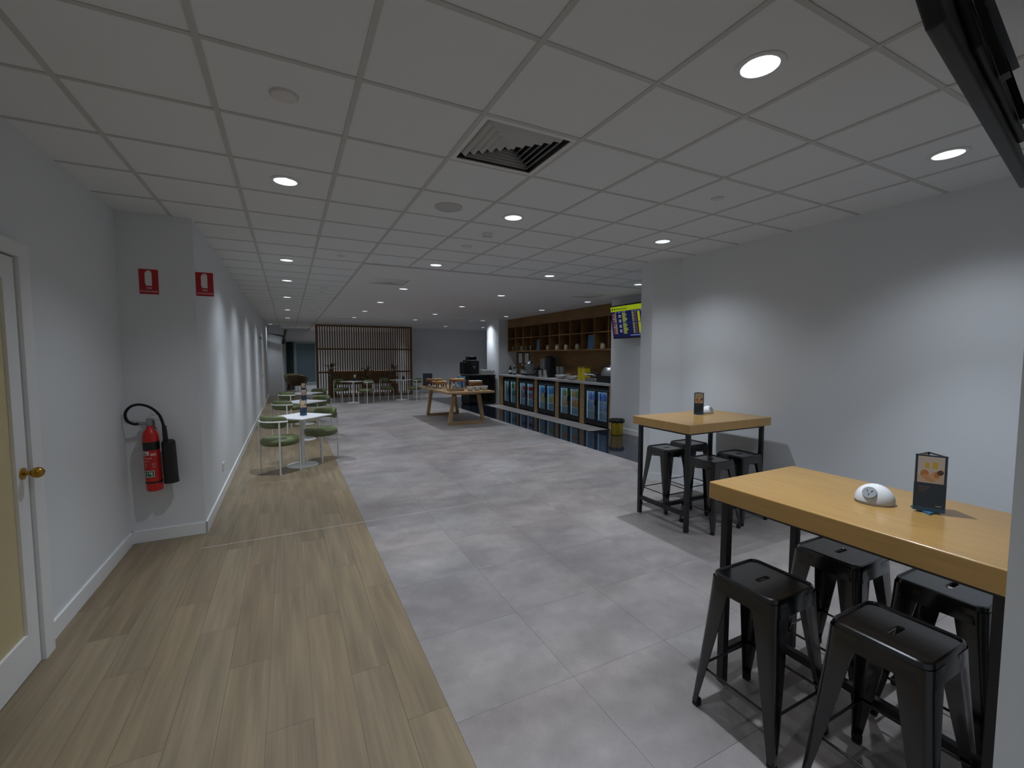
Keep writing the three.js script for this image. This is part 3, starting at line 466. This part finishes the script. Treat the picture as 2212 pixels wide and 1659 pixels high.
const bottleG = lathe([[0, 0], [.029, 0], [.031, .006], [.031, .11], [.026, .135], [.013, .16], [.012, .185], [0, .187]], 12), canG = lathe([[0, 0], [.028, 0], [.032, .008], [.032, .108], [.027, .116], [0, .116]], 12), capG = cyl(.0135, .0135, .016, 0, .188, 0, 10);
const drink = {}; const dm = c => drink[c] ??= std(c, .25);
const stock = [
  ['pale bottle drinks', ['#e7e0bb', '#5c8a4a', '#dcd6a6'], 0, ['#9aa7a0', '#3f5c4a']], ['red can drinks', ['#b81f2a', '#c12a33', '#8f1d2a'], 1, ['#7a2f4a', '#5a3350']], ['blue and yellow drinks', ['#2f9be0', '#4fb6f0', '#3f86c8'], 0, ['#c9b93a', '#7fa04a']], ['juice bottles', ['#4f9a3a', '#d9b52f', '#e2872a'], 0, ['#e0a02f', '#c9702a']], ['blue water bottles', ['#1f6fd6', '#2f86e6', '#3a7fd0'], 0, ['#9fc6e6', '#c3d6e2']]];
fz.forEach(([z0, z1], n) => {
  const cz = (z0 + z1) / 2, w = z1 - z0, o = thing('drinks_fridge', `black two-door glass fridge stocked with ${stock[n][0]}`, 'fridge', [7.4, .035, cz], 0, 'under-counter drinks fridges'), H = .85, D = .5;
  mesh('body', [span(D - .02, D, 0, H, -w / 2, w / 2), span(.02, D, H - .03, H, -w / 2, w / 2), span(.02, D, 0, .05, -w / 2, w / 2), span(.02, D, 0, H, -w / 2, -w / 2 + .02), span(.02, D, 0, H, w / 2 - .02, w / 2)], M.black, o);
  mesh('liner', [span(D - .026, D - .021, .05, H - .03, -w / 2 + .021, w / 2 - .021), span(.05, D - .02, .05, H - .03, -w / 2 + .021, -w / 2 + .025), span(.05, D - .02, .05, H - .03, w / 2 - .025, w / 2 - .021), span(.05, D - .02, .051, .055, -w / 2 + .02, w / 2 - .02)], M.fridgeIn, o);
  mesh('foot', [span(.04, .44, -.034, 0, -w / 2 + .03, -w / 2 + .06), span(.04, .44, -.034, 0, w / 2 - .06, w / 2 - .03)], M.rubber, o);
  mesh('grille', span(.004, .02, .0, .075, -w / 2, w / 2), M.black, o); mesh('header', span(.004, .02, H - .065, H, -w / 2, w / 2), M.black, o);
  for (const s of [-1, 1]) {
    const c = s * w / 4, d = mesh('door', [span(0, .022, .08, H - .07, c - w / 4 + .002, c - w / 4 + .04), span(0, .022, .08, H - .07, c + w / 4 - .04, c + w / 4 - .002), span(0, .022, .08, .115, c - w / 4 + .04, c + w / 4 - .04), span(0, .022, H - .1, H - .07, c - w / 4 + .04, c + w / 4 - .04)], M.blackFrame, o);
    mesh('pane', span(.009, .013, .115, H - .1, c - w / 4 + .04, c + w / 4 - .04), M.glass, d); mesh('handle', rbox(.02, .12, .018, .006, -.012, .5, s * .022), M.black, d);
    mesh('light_strip', span(.04, .052, .12, H - .1, c - w / 4 + .05, c - w / 4 + .058), stripMat, o);
  }
  for (const y of [.3, .53]) mesh('shelf', [...[...Array(14)].map((_, k) => span(.06, D - .03, y - .003, y, -w / 2 + .03 + k * (w - .06) / 13 - .002, -w / 2 + .03 + k * (w - .06) / 13 + .002)), span(.055, .062, y - .006, y + .012, -w / 2 + .025, w / 2 - .025)], M.wire, o);
  for (const s of [-1, 1]) { const l = new THREE.RectAreaLight(0xa6deff, 9, .4, .3); l.position.set(.25, H - .034, s * w / 4); l.rotation.x = -PI / 2; l.name = 'fridge_light'; o.add(l); }
  mesh('ceiling_strip', span(.1, .4, H - .033, H - .0305, -w / 2 + .06, w / 2 - .06), stripMat, o);
  for (const [y, row, cols] of [[.53, 0, stock[n][1]], [.3, 1, stock[n][3]]]) for (let k = 0; k < 9; k++) {
    if (row && k % 4 === 3) continue; const z = z0 + .085 + k * (w - .17) / 8, can = stock[n][2] && !row, b = thing(can ? 'drink_can' : 'drink_bottle', `small ${can ? 'can' : 'bottle'} ${row ? 'on the middle' : 'on the upper'} shelf among the ${stock[n][0]}`, can ? 'can' : 'bottle', [7.4 + .13 + (k % 2) * .02, .0365 + y, z], 0, `${row ? 'middle' : 'upper'} shelf ${stock[n][0]}`);
    const col = cols[(k * 7) % cols.length]; mesh('body', can ? canG : bottleG, dm(col), b); if (!can) mesh('cap', capG, dm(n === 4 ? '#dfe8ef' : '#e9e9e2'), b);
  }
});
{
  const o = thing('wall_shelf', 'timber pigeonhole shelf of two rows above the worktop', 'shelf', [7.72, 0, -8.675]), z0 = -2.77, z1 = 2.77, dz = .505;
  mesh('header', uvm(span(0, .33, 2.47, 2.735, z0, z1)), M.shelfWood, o); mesh('board', uvm(span(0, .33, 2.115, 2.135, z0, z1)), M.shelfWood, o); mesh('board', uvm(span(0, .33, 1.705, 1.735, z0, z1)), M.shelfWood, o); mesh('back_panel', uvm(span(.315, .335, 1.735, 2.47, z0, z1)), M.timberDark, o);
  for (let k = 0; k <= 10; k++) for (const [a, b] of [[1.735, 2.115], [2.135, 2.47]]) mesh('divider', uvm(span(.003, .315, a, b, z0 + k * dz, z0 + k * dz + .018)), M.shelfWood, o);
  tag(mesh('splashback', uvm(span(8.035, 8.058, .985, 1.705, -11.44, -5.91)), M.shelfWood), 'plain timber splashback between worktop and pigeonhole shelf', 'splashback');
}
const jar = (() => { const o = thing('storage_jar', '', 'jar'); mesh('body', lathe([[0, 0], [.055, 0], [.06, .008], [.06, .1], [.05, .118], [0, .12]], 20), std(0xb9ab90, .35), o); mesh('lid', cyl(.053, .053, .022, 0, .13, 0, 20), M.brushed, o); return o; })();
[[-9.13, 1.735], [-8.66, 1.735], [-8.22, 1.735], [-7.72, 1.735], [-6.72, 1.735], [-6.2, 1.735]].forEach(([z, y], k) => { const l = 'pale storage jar with metal lid in the lower row of pigeonholes'; if (k) copy(jar, [7.84, y, z], 0, l, 'jars in the pigeonholes'); else { jar.position.set(7.84, y, z); tag(jar, l, 'jar', 'jars in the pigeonholes'); } });
card('sign_holder', 7.82, 1.735, -9.62, .2, .29, -PI / 2, 'small blue framed sign in the left part of the pigeonholes', M.bluePanel);
card('sign_holder', 7.82, 1.735, -7.15, .22, .32, -PI / 2, 'larger blue framed sign in the right part of the pigeonholes', M.bluePanel);
for (let k = 0; k < 9; k++) { const o = thing('stacked_glass', 'clear drinking glass in the pigeonholes beside the left wall', 'glass', [7.84 + .09 * (k % 2), 1.735, -11.3 + k * .145], 0, 'glasses in the pigeonholes'); mesh('wall', lathe([[.024, .004], [.034, .14], [.0325, .14], [.0225, .008], [0, .008], [0, .004], [.024, .004]], 14), M.clearPlastic, o); }
for (const [z, l] of [[-11.12, 'framed paper notice on the splashback, nearer the left wall'], [-10.7, 'framed paper notice on the splashback, further from the left wall']]) { const o = thing('notice_frame', l, 'notice', [8.034, 1.5, z], -PI / 2, 'framed notices'); mesh('frame', box(.3, .36, .014, 0, 0, .007), M.black, o); mesh('sheet', box(.24, .31, .002, 0, 0, .015), M.paper, o); }
// on the worktop
const WY = .986;
function bottle(x, z, h, mat, label) { const o = thing('sauce_bottle', label, 'bottle', [x, WY, z], 0, 'bottles on the worktop'); const r = h * .15; mesh('body', lathe([[0, 0], [r, 0], [r, h * .6], [r * .4, h * .78], [r * .38, h * .95], [0, h * .95]], 16), mat, o); mesh('label_band', lathe([[r + .001, h * .2], [r + .001, h * .45]], 16), M.paper, o); mesh('cap', cyl(r * .45, r * .45, h * .06, 0, h * .97, 0, 12), M.ceramic, o); }
bottle(7.6, -11.02, .32, M.black, 'tall dark bottle with white label at the left end of worktop'); bottle(7.62, -10.78, .29, M.black, 'second dark bottle with white label beside the first'); bottle(7.72, -10.42, .33, M.black, 'dark bottle standing behind the glass goblets'); bottle(7.7, -10.2, .31, M.black, 'dark bottle next to the glass drinks dispenser');
for (const [z, l] of [[-10.58, 'clear footed glass vase near the dark bottles'], [-10.12, 'clear footed glass vase next to the drinks dispenser']]) { const o = thing('glass_vase', l, 'vase', [7.54, WY, z]); mesh('wall', lathe([[0, 0], [.06, 0], [.06, .008], [.015, .02], [.012, .05], [.05, .09], [.06, .2], [.057, .2], [.046, .095], [0, .07]], 20), M.clearPlastic, o); }
{ const o = thing('drinks_dispenser', 'large clear glass drinks dispenser with domed lid on worktop', 'dispenser', [7.62, WY, -9.78]); mesh('vessel', lathe([[0, .05], [.1, .05], [.15, .1], [.15, .3], [.1, .36], [.096, .36], [.144, .3], [.144, .105], [0, .06]], 28), M.clearPlastic, o); mesh('base', lathe([[0, 0], [.12, 0], [.1, .05], [0, .05]], 24), M.black, o); mesh('lid', lathe([[.1, .36], [.07, .4], [.02, .42], [.022, .45], [0, .455]], 24), M.brushed, o); mesh('tap', [rod([-.14, .12, 0], [-.2, .12, 0], .012), rod([-.19, .12, 0], [-.19, .16, 0], .008)], M.steel, o); }
{ const o = thing('grinder', 'squat black kitchen appliance between dispenser and juicer', 'appliance', [7.68, WY, -9.36]); mesh('body', rbox(.24, .27, .24, .03, 0, .135, 0), M.black, o); mesh('dial', cyl(.03, .03, .02, -.125, .15, 0, 16, 0, 0, PI / 2), M.brushed, o); }
{ const o = thing('juice_machine', 'tall steel drinks machine with black top on the worktop', 'machine', [7.68, WY, -8.98]); mesh('tower', [rbox(.26, .5, .2, .012, 0, .25, .0)], M.brushed, o); mesh('back_column', rbox(.2, .54, .17, .012, .04, .27, .19), M.black, o); mesh('top', [rbox(.16, .05, .16, .012, 0, .56, .16), cyl(.02, .03, .04, 0, .59, .1)], M.black, o); mesh('panel', span(-.135, -.131, .16, .24, -.05, .05), M.black, o); }
for (const [x, z, h] of [[7.46, -8.9, .2], [7.47, -8.68, .21]]) { const o = thing('steel_jug', 'plain steel canister in front of the tall drinks machine', 'canister', [x, WY, z], 0, 'steel canisters'); mesh('body', lathe([[0, 0], [.06, 0], [.06, h], [.055, h], [.055, .01], [0, .01]], 20), M.steel, o); }
for (const [z, l] of [[-8.42, 'clear tall storage cylinder right of the drinks machine'], [-8.24, 'clear tall storage cylinder behind the white bowls']]) { const o = thing('glass_cylinder', l, 'canister', [7.72, WY, z]); mesh('wall', lathe([[0, 0], [.06, 0], [.06, .28], [.056, .28], [.056, .01], [0, .01]], 20), M.clearPlastic, o); mesh('lid', cyl(.062, .062, .02, 0, .29, 0, 20), M.brushed, o); }
const bigBowl = lathe([[0, 0], [.06, 0], [.1, .03], [.15, .1], [.145, .1], [.095, .036], [0, .012]], 28);
for (const [z, s, l] of [[-8.06, 1, 'wide white bowl on the worktop below the storage cylinders'], [-7.52, .95, 'wide white bowl next to the yellow container']]) { const b = tag(mesh('mixing_bowl', bigBowl.clone().scale(s, s, s), M.ceramic), l, 'bowl', 'wide white worktop bowls'); b.position.set(7.56, WY, z); }
{ const o = thing('plate_stack', 'upright stack of small white plates between two wide bowls', 'plates', [7.6, WY, -7.78]); for (let k = 0; k < 8; k++) mesh('plate', cyl(.065, .045, .016, 0, .009 + k * .0175, 0, 24), M.ceramic, o); }
for (const [z, l] of [[-9.55, 'flat white saucer in front of the black appliance'], [-9.32, 'flat white saucer beside the steel machine']]) { const b = tag(mesh('saucer', lathe([[0, 0], [.05, 0], [.09, .014], [.088, .018], [0, .006]], 24), M.ceramic), l, 'saucer', 'white saucers'); b.position.set(7.48, WY, z); }
{ const o = thing('cereal_dispenser', 'translucent yellow tall container on the worktop', 'container', [7.66, WY, -7.2]); mesh('body', [rbox(.18, .3, .13, .012, 0, .15, -.07), rbox(.18, .3, .13, .012, 0, .15, .075)], M.yellow, o); mesh('lid', [rbox(.19, .03, .14, .008, 0, .315, -.07), rbox(.19, .03, .14, .008, 0, .315, .075)], M.gold, o); }
{ const o = thing('sandwich_press', 'dark sandwich press with raised pale handle on the worktop', 'appliance', [7.62, WY, -6.66]); mesh('base', rbox(.36, .09, .42, .02, 0, .045, 0), M.brushed, o); mesh('lid', rbox(.36, .06, .42, .02, .02, .15, 0, 0, 0, -.12), M.black, o); mesh('handle', tube([[-.16, .14, -.16], [-.24, .17, -.14], [-.24, .17, .14], [-.16, .14, .16]], .012, 24, 8), M.ceramic, o); mesh('foot', [cyl(.02, .02, .004, -.14, .002, -.17), cyl(.02, .02, .004, -.14, .002, .17)], M.rubber, o); }
{ const o = thing('chafing_dish', 'silver roll-top warming dish with dark tray by the white wall', 'dish', [7.64, WY, -6.2]); mesh('tray', rbox(.4, .16, .44, .015, 0, .08, 0), M.black, o); mesh('dome', (() => { const g = new THREE.SphereGeometry(.21, 24, 12, 0, 2 * PI, 0, PI / 2); g.scale(.95, 1.05, 1.02); g.translate(.0, .16, 0); return ni(g); })(), M.brushed, o); mesh('knob', rod([-.1, .36, -.08], [-.1, .36, .08], .012), M.black, o); }
for (let k = 0; k < 7; k++) { const o = thing('spoon', 'small steel spoon lying along the worktop edge', 'cutlery', [7.41, WY, -6.98 + k * .06 + (k > 1 ? .56 : 0)], 0, 'cutlery along the worktop edge'); mesh('bowl', sph(.016, 0, .006, .05, .9, .35, 1.4, 10, 6), M.steel, o); mesh('handle', box(.007, .003, .1, 0, .005, -.02), M.steel, o); }
// bin
{ const o = thing('waste_bin', 'round gold waste bin with black liner by the kitchen', 'bin', [7.16, 0, -5.4]); mesh('body', lathe([[0, .004], [.115, .004], [.118, .01], [.128, .3], [.124, .3], [.112, .014], [0, .014]], 32), M.gold, o); mesh('liner', (() => { const rings = []; for (const [r, y, a] of [[.12, .2, 0], [.122, .3, .002], [.135, .318, .005], [.148, .3, .007], [.146, .265, .009], [.139, .25, .01]]) { const ring = []; for (let q = 0; q < 40; q++) { const t = q / 40 * 2 * PI, rr2 = r + a * Math.sin(q * 2.3) + a * .6 * Math.sin(q * 5.1); ring.push([Math.cos(t) * rr2, y + a * Math.sin(q * 1.7), Math.sin(t) * rr2]); } rings.push(ring); } return loft(rings); })(), M.bag, o); }

// departures screen on the pier
const depTex = canvasTex(1024, 580, (c, w, h) => {
  c.fillStyle = '#0b1152'; c.fillRect(0, 0, w, h); c.fillStyle = '#c2dc12'; c.fillRect(0, 0, w, 92); c.fillStyle = '#2b3a10'; c.font = 'bold 56px sans-serif'; c.fillText('Departures', 150, 66);
  c.fillRect(30, 26, 34, 40); c.fillRect(96, 26, 30, 40); c.fillRect(880, 34, 90, 26);
  c.fillStyle = '#8f9ad0'; for (const [x, l] of [[110, 44], [200, 60], [300, 100], [560, 50], [640, 40], [710, 40], [770, 60]]) c.fillRect(x, 104, l, 16);
  for (let k = 0; k < 13; k++) { const y = 132 + k * 29 + (k > 5 ? 14 : 0); c.fillStyle = k % 5 === 3 ? '#b7bfe6' : '#c8506a'; c.fillRect(30, y, 50, 17); c.fillStyle = '#c3d06a'; c.fillRect(88, y, 44, 17); if (k % 3) { c.fillStyle = '#c9cfe8'; c.fillRect(200, y, 62, 17); } c.fillStyle = '#bcd04a'; c.fillRect(300, y, [92, 118, 84, 120, 124, 86][k % 6], 18); c.fillStyle = '#a8c46a'; c.fillRect(562, y, 50, 17); c.fillStyle = '#a3485a'; c.fillRect(632, y, 44, 17); }
  c.fillStyle = '#c2dc12'; c.fillRect(704, 128, 56, 178); c.fillRect(704, 318, 56, 200); c.fillStyle = '#3a49b0'; c.fillRect(0, 310, w, 4); c.fillStyle = '#9fb0f0'; c.fillRect(470, 540, 420, 14);
});
{
  const o = thing('departures_screen', 'lit departures screen tilted from the white wall beside the kitchen', 'television', [7.26, 1.92, -5.1], -PI / 2); o.rotation.order = 'YXZ'; o.rotation.x = .17;
  mesh('case', rbox(1.12, .66, .05, .008, 0, .33, -.028), M.black, o); const g = new THREE.PlaneGeometry(1.08, .61); g.translate(0, .33, -.0005); mesh('screen', ni(g), new THREE.MeshStandardMaterial({ color: 0x000000, roughness: .3, emissive: 0xffffff, emissiveMap: depTex, emissiveIntensity: 6.0 }), o); mesh('wall_arm', box(.3, .1, .12, 0, .3, -.09), M.black, o);
  const l = new THREE.RectAreaLight(0x9fb040, 1.2, 1.05, .6); l.position.set(0, .33, .006); l.rotation.y = PI; l.name = 'screen_light'; o.add(l);
}

// ---------------------------------------------------------------- slat screen and the lounge behind it
{
  const x0 = 2.27, x1 = 5.8, n = 41, o = thing('slat_screen', 'tall timber slat screen of narrow upright battens dividing the lounge', 'screen', [0, 0, -16.4]);
  for (let k = 0; k < n; k++) mesh('slat', uvm(span(-.019, .019, .06, 2.68, -.03, .03)), M.timberDark, o).position.x = x0 + .04 + (x1 - x0 - .08) * k / (n - 1);
  for (const y of [.03, .95, 1.83, 2.7]) mesh('rail', uvm(span(x0, x1, y - .03, y + .03, -.012, .048)), M.timberDark, o);
  for (const x of [x0, x1]) mesh('post', uvm(span(x - .025, x + .025, 0, 2.73, -.04, .04)), M.timberDark, o);
}
{ const o = thing('high_bench', 'long timber counter behind the slat screen', 'table', [4.1, 0, -18.0]); mesh('tabletop', uvm(rbox(2.8, .06, .6, .006, 0, .92, 0)), M.timber, o); for (const s of [-1, 0, 1]) mesh('leg_panel', uvm(box(.06, .89, .5, s * 1.3, .445, 0)), M.timber, o); mesh('front_panel', uvm(box(2.6, .5, .03, 0, .62, -.2)), M.timber, o); }
function plant(x, z, h, label) {
  const o = thing('potted_plant', label, 'plant', [x, 0, z], rr(0, 3), 'plants behind the slat screen'); mesh('pot', lathe([[0, 0], [.13, 0], [.17, .42], [.155, .42], [.12, .03], [0, .03]], 20), M.planter, o); mesh('stem', tube([[0, .03, 0], [.02, h * .5, .01], [-.02, h * .85, 0]], .015, 12, 8), M.planter, o);
  for (let k = 0; k < 22; k++) { const a = k * 2.4, y = h * (.45 + .5 * k / 22), L = rr(.22, .34); const g = new THREE.SphereGeometry(.5, 8, 5); g.scale(.13, .02, L); g.translate(0, 0, L * .5); g.rotateX(rr(-.9, .1)); g.rotateY(a); g.translate(0, y, 0); mesh('leaf', ni(g), M.leaf, o); }
}
plant(2.85, -17.1, 1.3, 'leafy dark plant behind the left end of the slat screen'); plant(4.15, -17.2, 1.15, 'leafy dark plant behind the middle of the slat screen'); plant(5.25, -17.15, 1.1, 'leafy dark plant behind the right part of the slat screen');
function tubChair(x, z, turn, label) {
  const o = thing('lounge_chair', label, 'armchair', [x, 0, z], turn, 'tub chairs in the lounge'); const rings = [];
  for (let k = 0; k <= 24; k++) { const a = (k / 24 * 2 - 1) * 2.0, top = .8 - .16 * Math.pow(Math.abs(k / 12 - 1), 2), ring = []; for (const [r, y] of [[.27, .4], [.36, .5], [.41, top - .02], [.4, top], [.36, top - .01], [.3, .52], [.22, .44]]) ring.push([Math.sin(a) * r, y, -Math.cos(a) * r]); rings.push(ring); }
  mesh('shell', loft(rings, true, true), M.brownLeather, o); mesh('seat', lathe([[0, .36], [.27, .37], [.31, .42], [.29, .48], [0, .5]], 28), M.brownLeather, o);
  for (const [sx, sz] of [[-1, -1], [1, -1], [1, 1], [-1, 1]]) mesh('leg', rod([sx * .25, 0, sz * .25], [sx * .2, .38, sz * .2], .011), M.brass, o);
}
tubChair(1.66, -18.5, 2.7, 'brown tub armchair with slim brass legs left of the slat screen'); tubChair(1.55, -19.7, .4, 'brown tub armchair further back left of the slat screen');
{ const o = thing('lounge_screen', 'black wall screen seen edge-on above the tub armchairs', 'television', [1.18, 2.02, -17.62], 1.5); o.rotation.order = 'YXZ'; o.rotation.x = .2; mesh('case', rbox(.75, .55, .05, .008, 0, .28, 0), M.black, o); mesh('display', span(-.355, .355, .03, .53, .0255, .0265), M.blackGloss, o); mesh('wall_arm', box(.06, .06, .565, 0, .3, -.2825), M.blackFrame, o); }
tag(mesh('curtain', (() => { const rings = []; for (let k = 0; k <= 30; k++) { const x = 1.25 + k / 30 * .3, z = -20.9 + .03 * Math.sin(k * 1.3); rings.push([[x, .02, z], [x, 2.2, z], [x, 2.2, z - .012], [x, .02, z - .012]]); } return loft(rings, true, true); })(), std(0x3c4a48, .9)), 'dark teal gathered curtain beside the lounge window', 'curtain');
{ const w = structGroup('window_1'); mesh('window_frame', [span(1.6, 1.66, .3, 2.2, -21, -20.94), span(2.45, 2.51, .3, 2.2, -21, -20.94), span(1.66, 2.45, 2.14, 2.2, -21, -20.94), span(1.66, 2.45, .3, .36, -21, -20.94)], std(0x93a6aa, .5), w); mesh('pane', span(1.66, 2.45, .36, 2.14, -20.975, -20.97), std(0x5c7078, .12), w); }

renderer.render(scene, camera);
